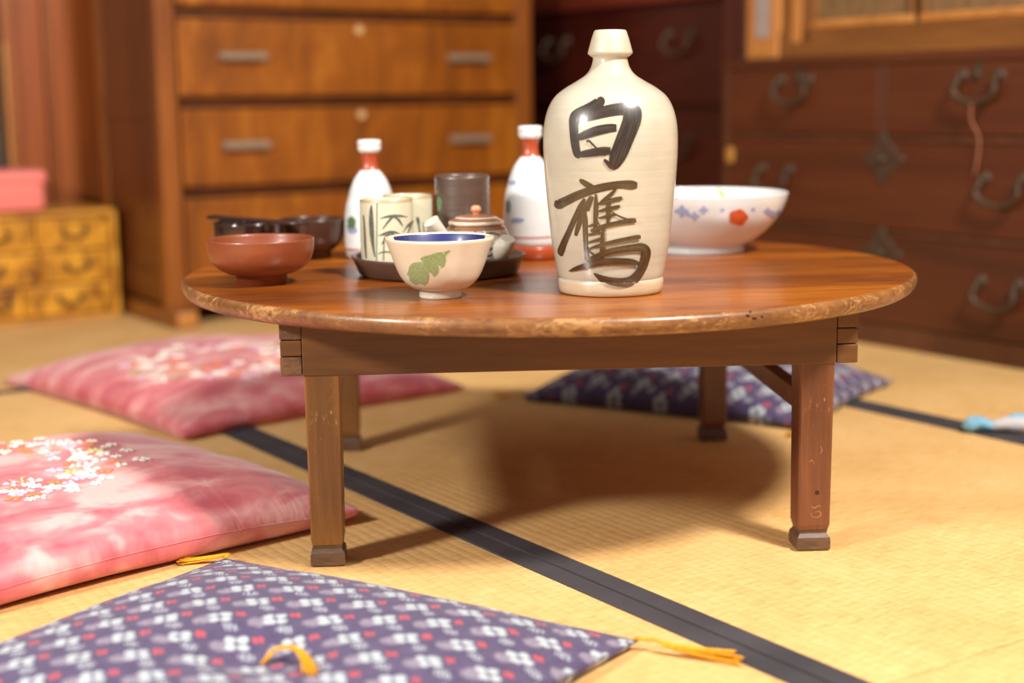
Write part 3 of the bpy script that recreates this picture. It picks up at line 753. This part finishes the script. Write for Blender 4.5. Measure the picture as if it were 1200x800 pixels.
for st in ([(650, 248, 4), (560, 300, 5), (480, 370, 5), (420, 470, 4), (400, 530, 3)], [(560, 300, 3), (580, 350, 3), (590, 385, 2)], [(480, 370, 3), (510, 420, 3), (520, 460, 2)], [(440, 430, 3), (380, 420, 3), (310, 440, 2)], [(500, 350, 3), (450, 320, 3), (410, 320, 2)]):
    ribbon(bm, fnc, st, .0007, across=2)
ov = paint_obj('leaf_veins', bm, 'leaf_line', sfc, lfo)

# --- lacquer bowls
def bowl(name, label, x, y, rim, foot, h, mat, fh=.012, belly=1.0, parts=None):
    b = vessel(name, label, 'bowl', x, y)
    o = prof([(foot*.98, fh), (rim*.66, fh+h*.04), (rim*.88, fh+h*.22), (rim*.975, fh+h*.47), (rim, h)], 6)
    i = prof([(rim-.0022, h-.0002), (rim*.91, fh+h*.50), (rim*.78, fh+h*.29), (rim*.5, fh+h*.12), (0, fh+h*.09)], 6)
    pl = [(0, fh*.6), (foot*.8, fh*.6), (foot*.88, 0), (foot, 0), (foot*.98, fh)] + o[1:] + [(rim-.0008, h+.0006)] + i
    obj('body', lathe(pl, 80), mat, b); return b
bowl('lacquer_bowl', 'red lacquer bowl at the left edge of the table', -.292, 1.729, .0622, .0300, .0530, 'red_lacquer')
bowl('lacquer_bowl', 'black lacquer bowl with chopsticks laid across its rim', -.345, 1.951, .0460, .0240, .0545, 'black_lacquer', .010)
bowl('lacquer_bowl', 'dark brown bowl between the black bowl and a white sake flask', -.2695, 2.015, .0440, .0250, .0535, 'brown_lacquer', .010)
for k, (a, b) in enumerate((((-.4020, 1.978, .3512), (-.2640, 1.868, .3500)), ((-.3985, 1.990, .3512), (-.2560, 1.877, .3500)))):
    P = [Vector(a).lerp(Vector(b), i/6) for i in range(7)]
    t = obj('chopstick', add_tube(new_bm(), P, [.0033 - .0014*i/6 for i in range(7)], 8), 'chopstick')
    tag(t, ('dark chopstick nearer the red bowl, across the black bowl', 'dark chopstick farther from the red bowl, across the black bowl')[k], 'chopstick', 'pair of chopsticks')

# --- round tray and what stands on it
TX, TY = -.0885, 1.812
ty = thing('round_tray', 'round dark brown tray holding the tea things', 'tray', (TX, TY, TZ))
obj('body', lathe([(0, .0005), (.092, .0005), (.0975, .003), (.1045, .020), (.1065, .0235), (.1050, .0245), (.1020, .0235), (.0960, .0075), (.090, .0062), (0, .0060)], 96), 'tray', ty)
zt = TZ + .0062
def cup(x, y, r, h, mats, label, mid=None):
    c = vessel('tea_cup', label, 'cup', x, y, zt)
    pl = [(0, .004), (r*.72, .004), (r*.74, 0), (r*.86, 0), (r*.92, .004), (r*.975, .012), (r, .03), (r, h-.004), (r-.0002, h-.001), (r-.0012, h), (r-.0026, h-.001), (r-.003, h-.004), (r-.003, .012), (r*.7, .008), (0, .008)]
    o = obj('body', lathe(pl, 64, mi=lambda i, a: 1 if i in (7, 8, 9) else 0), mats, c); return c, o
c, o = cup(-.1502, 1.800, .0322, .0872, ['tea_cup', 'rim_tan'], 'pale tea cup painted with grey bamboo, nearest the sake flask')
s1 = Surface(o)
fb = lambda x, y, l: s1.px(390 + x/4.707, 150 + y/4.707, l)
bm = new_bm()
for i, st in enumerate(([(214, 425, 4), (212, 470, 14), (215, 560, 18), (222, 640, 12), (232, 710, 4)], [(245, 410, 3), (244, 520, 3), (243, 620, 3), (242, 735, 3)], [(170, 480, 4), (176, 560, 7), (180, 650, 8), (185, 720, 5)],
    [(262, 498, 2), (300, 488, 8), (336, 484, 11)], [(410, 490, 2), (370, 484, 8), (336, 484, 11)], [(336, 484, 9), (310, 510, 8), (275, 556, 3)], [(336, 484, 9), (362, 505, 8), (385, 540, 3)],
    [(258, 592, 2), (290, 578, 7), (318, 572, 10)], [(370, 586, 2), (345, 574, 7), (318, 572, 10)], [(318, 572, 8), (295, 600, 7), (270, 640, 3)], [(318, 572, 8), (345, 600, 6), (360, 630, 2)],
    [(385, 575, 2), (410, 540, 7), (430, 522, 9)], [(430, 522, 9), (420, 560, 6), (405, 595, 3)], [(430, 522, 7), (452, 505, 9), (470, 492, 6)],
    [(285, 600, 3), (282, 660, 3), (280, 730, 3)], [(250, 590, 2), (280, 588, 3), (330, 590, 2)], [(250, 690, 2), (300, 680, 4), (350, 700, 2)], [(330, 640, 3), (340, 690, 4), (350, 730, 2)])):
    ribbon(bm, fb, [(x, y, w*.72) for x, y, w in st], .0004 + i*.00003, across=3, uvoff=i)
paint_obj('painted_bamboo', bm, 'bamboo_ink', s1, c)
c, o = cup(-.1285, 1.8695, .0322, .0872, ['tea_cup', 'rim_tan'], 'pale tea cup half hidden behind the bamboo cup')
s2 = Surface(o); fb2 = lambda x, y, l: s2.px(390 + x/4.707, 150 + y/4.707, l)
bm = new_bm()
for i, st in enumerate(([(465, 490, 5), (470, 510, 9), (476, 540, 4)], [(470, 520, 4), (480, 570, 5), (486, 610, 3)], [(498, 520, 2), (502, 570, 4), (505, 610, 3)], [(520, 560, 3), (530, 590, 5), (535, 615, 3)])):
    ribbon(bm, fb2, st, .0004 + i*.00003, across=3, uvoff=i)
paint_obj('painted_bamboo', bm, 'bamboo_ink', s2, c)
r_, h_ = .0345, .1115
c = vessel('tall_cup', 'tall dark brown ribbed cup standing behind the teapot', 'cup', -.0605, 1.8705, zt)
pl = [(0, .003), (r_*.85, .003), (r_*.88, 0), (r_*.96, 0), (r_, .003)]
N = 22
for i in range(N+1): pl.append((r_ - (.0006 if i % 2 else 0), .006 + (h_-.012)*i/N))
pl += [(r_, h_-.003), (r_-.0012, h_), (r_-.0026, h_-.002), (r_-.003, .01), (0, .008)]
o = obj('body', lathe(pl, 64), 'brown_cup', c)
s3 = Surface(o); bm = new_bm()
fill_poly(bm, lambda x, y, l: s3.px(x, y, l), [(512.5, 232), (515, 229), (518, 233), (519, 240), (517, 247), (514, 248), (512.6, 241)], .0006, 2)
paint_obj('painted_leaf', bm, 'moss_paint', s3, c)

# --- teapot
tp = thing('teapot', 'small marbled side-handle teapot with brown lid on the tray', 'teapot', (-.0415, 1.782, zt), 0)
pb_ = prof([(.025, 0), (.0315, .004), (.0392, .017), (.0415, .030), (.0400, .042), (.0350, .0520), (.0315, .0555)], 5)
obj('body', lathe([(0, .001)] + pb_ + [(.0300, .0555), (.0300, .050), (0, .050)], 64, mi=lambda i, a: 1 if i > 24 else 0), ['pot_grey', 'pot_lid'], tp)
lid = obj('lid', lathe([(0, .0550), (.0300, .0550), (.0325, .0562), (.0332, .0580), (.0322, .0605), (.0296, .0620), (.0255, .0640), (.0235, .0652), (.0190, .0668), (.010, .0682), (0, .0685)], 64, mi=lambda i, a: 1 if i in (2, 3, 6) else 0), ['pot_lid', 'cream'], tp)
obj('knob', lathe(prof([(.0035, .0675), (.0042, .0700), (.0062, .0728), (.0058, .0765), (.0035, .0785), (0, .0790)], 4), 24), 'knob', lid)
hd = smooth_path([(-.028, -.020, .034), (-.037, -.028, .043), (-.0455, -.034, .054), (-.052, -.038, .0635)], 6); nn_ = len(hd)
bm = add_tube(new_bm(), hd, [.0068 + .0030*i/(nn_-1) for i in range(nn_)], 16)
obj('handle', bm, 'pot_grey', tp)
sp = smooth_path([(.024, -.022, .026), (.031, -.030, .030), (.036, -.036, .036), (.038, -.039, .042)], 6); n2 = len(sp)
bm = add_tube(new_bm(), sp, [.0140 - .0050*i/(n2-1) for i in range(n2)], 16)
obj('spout', bm, 'pot_grey', tp)
bm = new_bm()
stp = Surface(tp.children[0])
random.seed(4)
for i in range(26):
    a = -PI/2 + random.uniform(-1.5, 1.5); z0 = random.uniform(.008, .048)
    pts = []
    for k in range(4):
        aa = a + k*random.uniform(.10, .2); zz = z0 + random.uniform(-.004, .004)
        pts.append((aa, zz, random.uniform(.0007, .0016)))
    def fp(a_, z_, l):
        h = stp.t.ray_cast(Vector((-.0415, 1.782, zt+z_)) + Vector((math.cos(a_), math.sin(a_), 0))*.2, -Vector((math.cos(a_), math.sin(a_), 0)))
        return h[0] + h[1]*l if h[0] is not None else None
    ribbon(bm, lambda x, y, l: fp(x, y, l), [(p[0], p[1], p[2]) for p in pts], .0003 + i*.00001, across=2, stepn=5)
paint_obj('painted_streaks', bm, 'bamboo_ink', stp, tp)

# --- two white sake flasks
kt = .00116
tokp = [(0, 137), (27, 137), (29.5, 135.5), (30.6, 131), (31.0, 126.5), (31.1, 124.5), (31.6, 112), (31.4, 98), (30.2, 84), (28.4, 73), (26.3, 66.5), (25.4, 63.5), (24.8, 60), (22.0, 52), (18.6, 44.5), (14.5, 39), (11.2, 35), (9.6, 30), (9.2, 24), (9.8, 18), (11.2, 14.5), (13.6, 11.5), (14.0, 9.5), (13.2, 8), (13.8, 6.5), (14.0, 3), (13.4, .6), (11.6, 0), (10, 2), (8, 14), (7.5, 30)]
def flask_mi(i, a):
    y = (tokp[i][1] + tokp[i+1][1])/2
    if i >= len(tokp)-4: return 0
    if 14 < y < 37: return 1
    if 124.4 < y < 126.6: return 1
    return 0
pl = [(r*kt, (137-y)*kt) for r, y in tokp]
SAU = .0165
sx_, sy_ = .0272, 1.981
sau = thing('sake_saucer', 'low orange-red lacquer stand under the sake flask by the big bottle', 'saucer', (sx_, sy_, TZ))
obj('body', lathe([(0, 0), (.036, 0), (.0385, .002), (.0405, SAU-.002), (.0398, SAU+.002), (.0385, SAU+.0015), (.0375, SAU-.0001), (0, SAU-.0001)], 64), 'saucer_red', sau)
for (x, y, z, lab, marks) in ((-.1885, 2.010, TZ, 'white sake flask with red neck behind the tea cups', [((412, 262), (5, 9), 'moss_paint'), ((413, 270), (6, 4), 'blue_paint')]),
                       (sx_, sy_, TZ + SAU, 'white sake flask with red neck beside the big bottle', [((596, 243), (3, 8), 'moss_paint'), ((606, 258), (8, 3), 'blue_paint'), ((600, 214), (5, 3), 'blue_paint')])):
    t = vessel('sake_flask', lab, 'flask', x, y, z, 'white sake flasks')
    o = obj('body', lathe(pl, 64, mi=flask_mi), ['porcelain', 'tok_red'], t)
    s_ = Surface(o)
    for (px, py), (wx, wy), m in marks:
        bm = new_bm(); blob(bm, lambda x, y, l: s_.px(x, y, l), [(px + wx*math.cos(q*PI/6)*(1+.2*math.sin(3*q)), py + wy*math.sin(q*PI/6)) for q in range(12)], .0004, 3)
        if len(bm.verts): paint_obj('painted_spot', bm, m, s_, t)

# --- big flowered bowl
fbw = vessel('flowered_bowl', 'large white bowl with orange and blue flowers right of the bottle', 'bowl', .263, 2.047)
o_ = prof([(.0585, .0085), (.072, .0165), (.091, .032), (.1055, .049), (.1140, .067), (.1180, .0805)], 6)
i_ = prof([(.1160, .0802), (.1110, .065), (.1020, .049), (.088, .034), (.060, .020), (0, .016)], 6)
fo = obj('body', lathe([(0, .005), (.052, .005), (.054, 0), (.0595, 0), (.0600, .003), (.0585, .0085)] + o_[1:] + [(.1172, .0815)] + i_, 96), 'porcelain', fbw)
s4 = Surface(fo); f4 = lambda x, y, l: s4.px(770 + x/7.06, 200 + y/7.06, l)
def flower4(cx, cy, r, mat, name='painted_flower', lobes=5, dep=.18):
    bm = new_bm(); blob(bm, f4, [(cx + r*1.05*math.cos(q)*(1+dep*math.cos(lobes*q)), cy + r*.9*math.sin(q)*(1+dep*math.cos(lobes*q))) for q in [2*PI*k/30 for k in range(30)]], .0005, 4)
    if len(bm.verts): paint_obj(name, bm, mat, s4, fbw)
flower4(672, 385, 74, 'orange_paint', dep=.07)
for cx, cy, r in ((205, 335, 46), (310, 375, 34), (385, 325, 30), (915, 335, 28), (960, 360, 30), (1005, 345, 24), (255, 360, 20)): flower4(cx, cy, r, 'blue_paint', lobes=4, dep=.3)
for cx, cy, r in ((795, 320, 14), (540, 325, 16)): flower4(cx, cy, r, 'blue_paint', 'painted_spot')
for cx, cy, r, m in ((190, 165, 36, 'pink_paint'), (330, 170, 34, 'pink_paint'), (240, 190, 22, 'blue_paint'), (370, 205, 18, 'orange_paint'), (160, 222, 14, 'rim_tan')): flower4(cx, cy, r*.8, m, 'painted_spot')
bm = new_bm(); ribbon(bm, f4, [(515, 145, 6), (525, 175, 18), (545, 205, 18), (560, 222, 6)], .0005, across=3); ribbon(bm, f4, [(500, 150, 4), (490, 165, 8), (478, 172, 4)], .0005, across=3)
paint_obj('painted_leaf', bm, 'green_paint', s4, fbw)

# ================================================================== FLOOR CUSHIONS
def cushion(name, label, center, yaw, sx, sy, T, mat, seed, group, tuft=None, wrinkle=.004, edge=.020, pw=.55):
    c = thing(name, label, 'cushion', center, yaw, group)
    N = 64; bm = new_bm(); uvl = bm.loops.layers.uv.verify(); top = []; bot = []
    def uvp(i): return math.sin((i/N*2-1)*PI/2)*.35 + (i/N*2-1)*.65
    for j in range(N+1):
        v = uvp(j); rt_ = []; rb_ = []
        for i in range(N+1):
            u = uvp(i)
            x = sx/2*u*(1 - .045*(1-v*v)*u*u); y = sy/2*v*(1 - .045*(1-u*u)*v*v)
            g = max(0, (1-abs(u)**3.2)*(1-abs(v)**3.2))
            zs = edge*(1 - .45*(u*v)**2*1.0); zs *= 1 + .15*noise.noise(Vector((u*2+seed, v*2, 3)))
            gt = g**pw
            q = Vector((x*9, y*9, seed)); wn = noise.noise(q)*.6 + noise.noise(Vector((x*5+y*17, y*5-x*6, seed+4)))*.7
            edgew = (1-gt*.55)
            z = zs + T*gt + wrinkle*wn*gt*(.5+edgew)
            if tuft:
                r2 = ((x-tuft[0])**2 + (y-tuft[1])**2); z -= .016*math.exp(-r2/(.05**2))
            zb = max(.0025, zs - .04*g**.32)
            rt_.append(bm.verts.new((x, y, z)))
            rb_.append(rt_[-1] if i in (0, N) or j in (0, N) else bm.verts.new((x, y, zb)))
        top.append(rt_); bot.append(rb_)
    for j in range(N):
        for i in range(N):
            for G_, flip in ((top, 0), (bot, 1)):
                q = [G_[j][i], G_[j][i+1], G_[j+1][i+1], G_[j+1][i]]
                if flip: q.reverse()
                try: f = bm.faces.new(q)
                except ValueError: continue
                f.smooth = True
                for lp in f.loops: lp[uvl].uv = (lp.vert.co.x, lp.vert.co.y)
    cov = obj('cover', bm, mat, c)
    # seam cord round the edge
    ring = [(top[0][i].co if False else None) for i in range(0)]
    pts = []
    for i in range(N+1): pts.append((i, 0))
    for j in range(1, N+1): pts.append((N, j))
    for i in range(N-1, -1, -1): pts.append((i, N))
    for j in range(N-1, 0, -1): pts.append((0, j))
    me = cov.data; P = []
    for i, j in pts:
        u, v = uvp(i), uvp(j)
        x = sx/2*u*(1 - .045*(1-v*v)*u*u); y = sy/2*v*(1 - .045*(1-u*u)*v*v)
        zs = edge*(1 - .45*(u*v)**2); zs *= 1 + .15*noise.noise(Vector((u*2+seed, v*2, 3)))
        P.append((x, y, zs))
    P.append(P[0])
    obj('seam', add_tube(new_bm(), P, .0007, 5, cap=False), mat, cov)
    return c, cov
def tassel(parent, pts, n=9, spread=.006, rad=.0011, seed=0):
    random.seed(seed); bm = new_bm()
    for k in range(n):
        o1 = Vector((random.uniform(-1, 1), random.uniform(-1, 1), random.uniform(-.4, .6)))
        P = []
        for i, p in enumerate(pts):
            t = i/(len(pts)-1); q = Vector(p) + o1*spread*(t**1.6); q.z = max(q.z, .0015); P.append(q)
        add_tube(bm, smooth_path(P, 4), rad, 5)
    add_tube(bm, smooth_path([Vector(pts[0]), Vector(pts[1])], 2), rad*1.6, 6)
    return obj('tassel', bm, 'yellow_thread', parent)

def flower_bm(fn, cx, cy, r, mat, petals, parent, rng, rot):
    bm = new_bm()
    for k in range(petals):
        a = rot + 2*PI*k/petals
        px, py = cx + r*.58*math.cos(a), cy + r*.58*math.sin(a)
        blob(bm, fn, [(px + r*.48*math.cos(a)*math.cos(q) - r*.36*math.sin(a)*math.sin(q), py + r*.48*math.sin(a)*math.cos(q) + r*.36*math.cos(a)*math.sin(q)) for q in [2*PI*m/10 for m in range(10)]], .0006, 2, dome=.0022)
    if not len(bm.verts): bm.free(); return
    bmesh.ops.recalc_face_normals(bm, faces=bm.faces[:])
    bmesh.ops.transform(bm, matrix=parent.matrix_world.inverted(), verts=bm.verts[:])
    obj('embroidered_flower', bm, mat, parent)
def wreath(c, cov, cx, cy, R, seed, nfl, width=.045, r0=.010, r1=.017):
    sf_ = Surface(cov); fn = lambda x, y, l: sf_.down(x, y, l); rng = random.Random(seed)
    placed = []
    for k in range(nfl*6):
        if len(placed) >= nfl: break
        a = rng.uniform(0, 2*PI); d = R + rng.gauss(0, width*.5)
        x, y = cx + d*math.cos(a), cy + d*math.sin(a); r = rng.uniform(r0, r1)
        if any((x-p[0])**2 + (y-p[1])**2 < ((r+p[2])*.78)**2 for p in placed): continue
        placed.append((x, y, r))
        u = rng.random(); m = 'thread_white' if u < .55 else 'thread_orange' if u < .75 else 'thread_lilac' if u < .96 else 'thread_green'
        flower_bm(fn, x, y, r, m, rng.choice((5, 5, 4, 3)), c, rng, rng.uniform(0, 6))
    bm = new_bm()
    for k in range(26):
        a = rng.uniform(0, 2*PI); d = R + rng.gauss(0, width*.6); pts = []
        for i in range(5): pts.append((cx + (d + .008*math.sin(i*1.7+k))*math.cos(a+i*.06), cy + (d + .008*math.sin(i*1.7+k))*math.sin(a+i*.06), .0013))
        ribbon(bm, fn, pts, .0012, across=2, stepn=5)
    bmesh.ops.recalc_face_normals(bm, faces=bm.faces[:]); bmesh.ops.transform(bm, matrix=c.matrix_world.inverted(), verts=bm.verts[:])
    obj('embroidered_vine', bm, 'thread_green', c)

# near pink cushion: its right corner lies just behind the left table leg
a = Vector((-.719, -.695, 0)); b = Vector((-.695, .719, 0)); Rc = Vector((-.183, 1.728, 0))
cen = Rc + a*.295 + b*.262
c, cov = cushion('floor_cushion', 'pink embroidered floor cushion nearest the front left table leg', cen, math.radians(44), .59, .525, .050, 'pink_near', 1.3, 'pink floor cushions', wrinkle=.006, edge=.029)
bpy.context.view_layer.update(); wreath(c, cov, cen.x-.040, cen.y-.008, .118, 3, 170, .040, .006, .0125)
a = Vector((.743, .669, 0)); b = Vector((-.669, .743, 0)); Cc = Vector((-.492, 2.172, 0))
cen = Cc + a*.275 + b*.325
c, cov = cushion('floor_cushion', 'pink embroidered floor cushion farther back, before the amber chest', cen, math.radians(42), .55, .65, .052, 'pink_far', 5.1, 'pink floor cushions', wrinkle=.007, edge=.020)
bpy.context.view_layer.update(); wreath(c, cov, cen.x+.0, cen.y-.09, .115, 8, 62)
# purple cushions
yaw = math.radians(-31.7)
e1 = Vector((math.cos(yaw), math.sin(yaw), 0)); e2 = Vector((-math.sin(yaw), math.cos(yaw), 0))
Rt = Vector((.112, 1.304, 0))
cen = Rt - e1*.252 - e2*.26
c, cov = cushion('floor_cushion', 'purple printed floor cushion with yellow tassels in the foreground', cen, yaw, .505, .52, .037, 'kasuri', 9.2, 'purple floor cushions', tuft=(.038, -.012), wrinkle=.002, edge=.015, pw=.9)
tassel(c, [(.250, .258, .011), (.268, .262, .012), (.285, .262, .009), (.315, .268, .006), (.345, .275, .004)], 14, .008, seed=1)
tassel(c, [(-.250, .257, .011), (-.252, .266, .012), (-.262, .266, .009), (-.282, .252, .005), (-.298, .238, .004)], 12, .006, .0009, seed=2)
tassel(c, [(-.250, -.258, .011), (-.27, -.27, .010), (-.30, -.28, .005)], 8, .007, seed=5)
tassel(c, [(.038, -.012, .036), (.044, -.004, .047), (.058, .004, .050), (.082, -.008, .049), (.106, -.030, .048)], 16, .006, .0013, seed=3)
Lt = Vector((.016, 2.455, 0))
cen = Lt + e1*.252 + e2*.21
c, cov = cushion('floor_cushion', 'purple printed floor cushion in shadow behind the table', cen, yaw, .505, .42, .056, 'kasuri', 4.4, 'purple floor cushions', tuft=(0, 0), wrinkle=.004, edge=.018, pw=.75)
tassel(c, [(-.25, -.207, .013), (-.268, -.211, .012), (-.29, -.206, .006), (-.31, -.20, .004)], 12, .008, seed=6)
tassel(c, [(.25, -.207, .013), (.256, -.217, .011), (.250, -.236, .006), (.240, -.250, .004)], 12, .008, seed=7)

# --- light blue cloth bundle on the mat border at the right
bl = thing('cloth_bundle', 'light blue cloth bundle lying on the dark mat border at right', 'cloth', at_z(1128, 507), math.radians(-4))
def lump(pts, rads, seed, seg=14, flat=.8):
    bm = new_bm(); P = smooth_path([Vector(p) for p in pts], 6); n_ = len(P)
    Rr = smooth_path([Vector((r, 0, 0)) for r in rads], 6)
    add_tube(bm, P, [max(.001, r.x) for r in Rr], seg, flat=flat)
    for v in bm.verts:
        q = v.co*55 + Vector((seed, 0, 0)); d = noise.noise(q)*.0035 + abs(noise.noise(q*.6))*.003
        v.co += Vector((noise.noise(q+Vector((9, 0, 0))), noise.noise(q+Vector((0, 9, 0))), 1))*d
        v.co.z = max(.0022, v.co.z)
    return bm
obj('knot', lump([(0, 0, .010), (.010, 0, .013), (.024, .001, .014), (.036, .0, .011), (.044, 0, .010)], [.004, .012, .015, .011, .006], 1), 'blue_cloth', bl)
obj('wrap', lump([(.040, 0, .010), (.055, .001, .012), (.09, .0, .013), (.13, .002, .013), (.17, .0, .012), (.20, .0, .010)], [.006, .012, .015, .015, .014, .008], 2), 'pale_cloth', bl)
obj('fold', lump([(.058, .010, .016), (.075, .006, .020), (.10, .004, .021), (.13, .004, .020), (.16, .0, .018), (.19, -.002, .014)], [.003, .009, .010, .010, .010, .004], 3), 'blue_cloth', bl)
obj('fold', lump([(.095, -.010, .010), (.115, -.012, .013), (.14, -.012, .014), (.165, -.010, .012)], [.002, .006, .007, .003], 5), 'blue_cloth', bl)
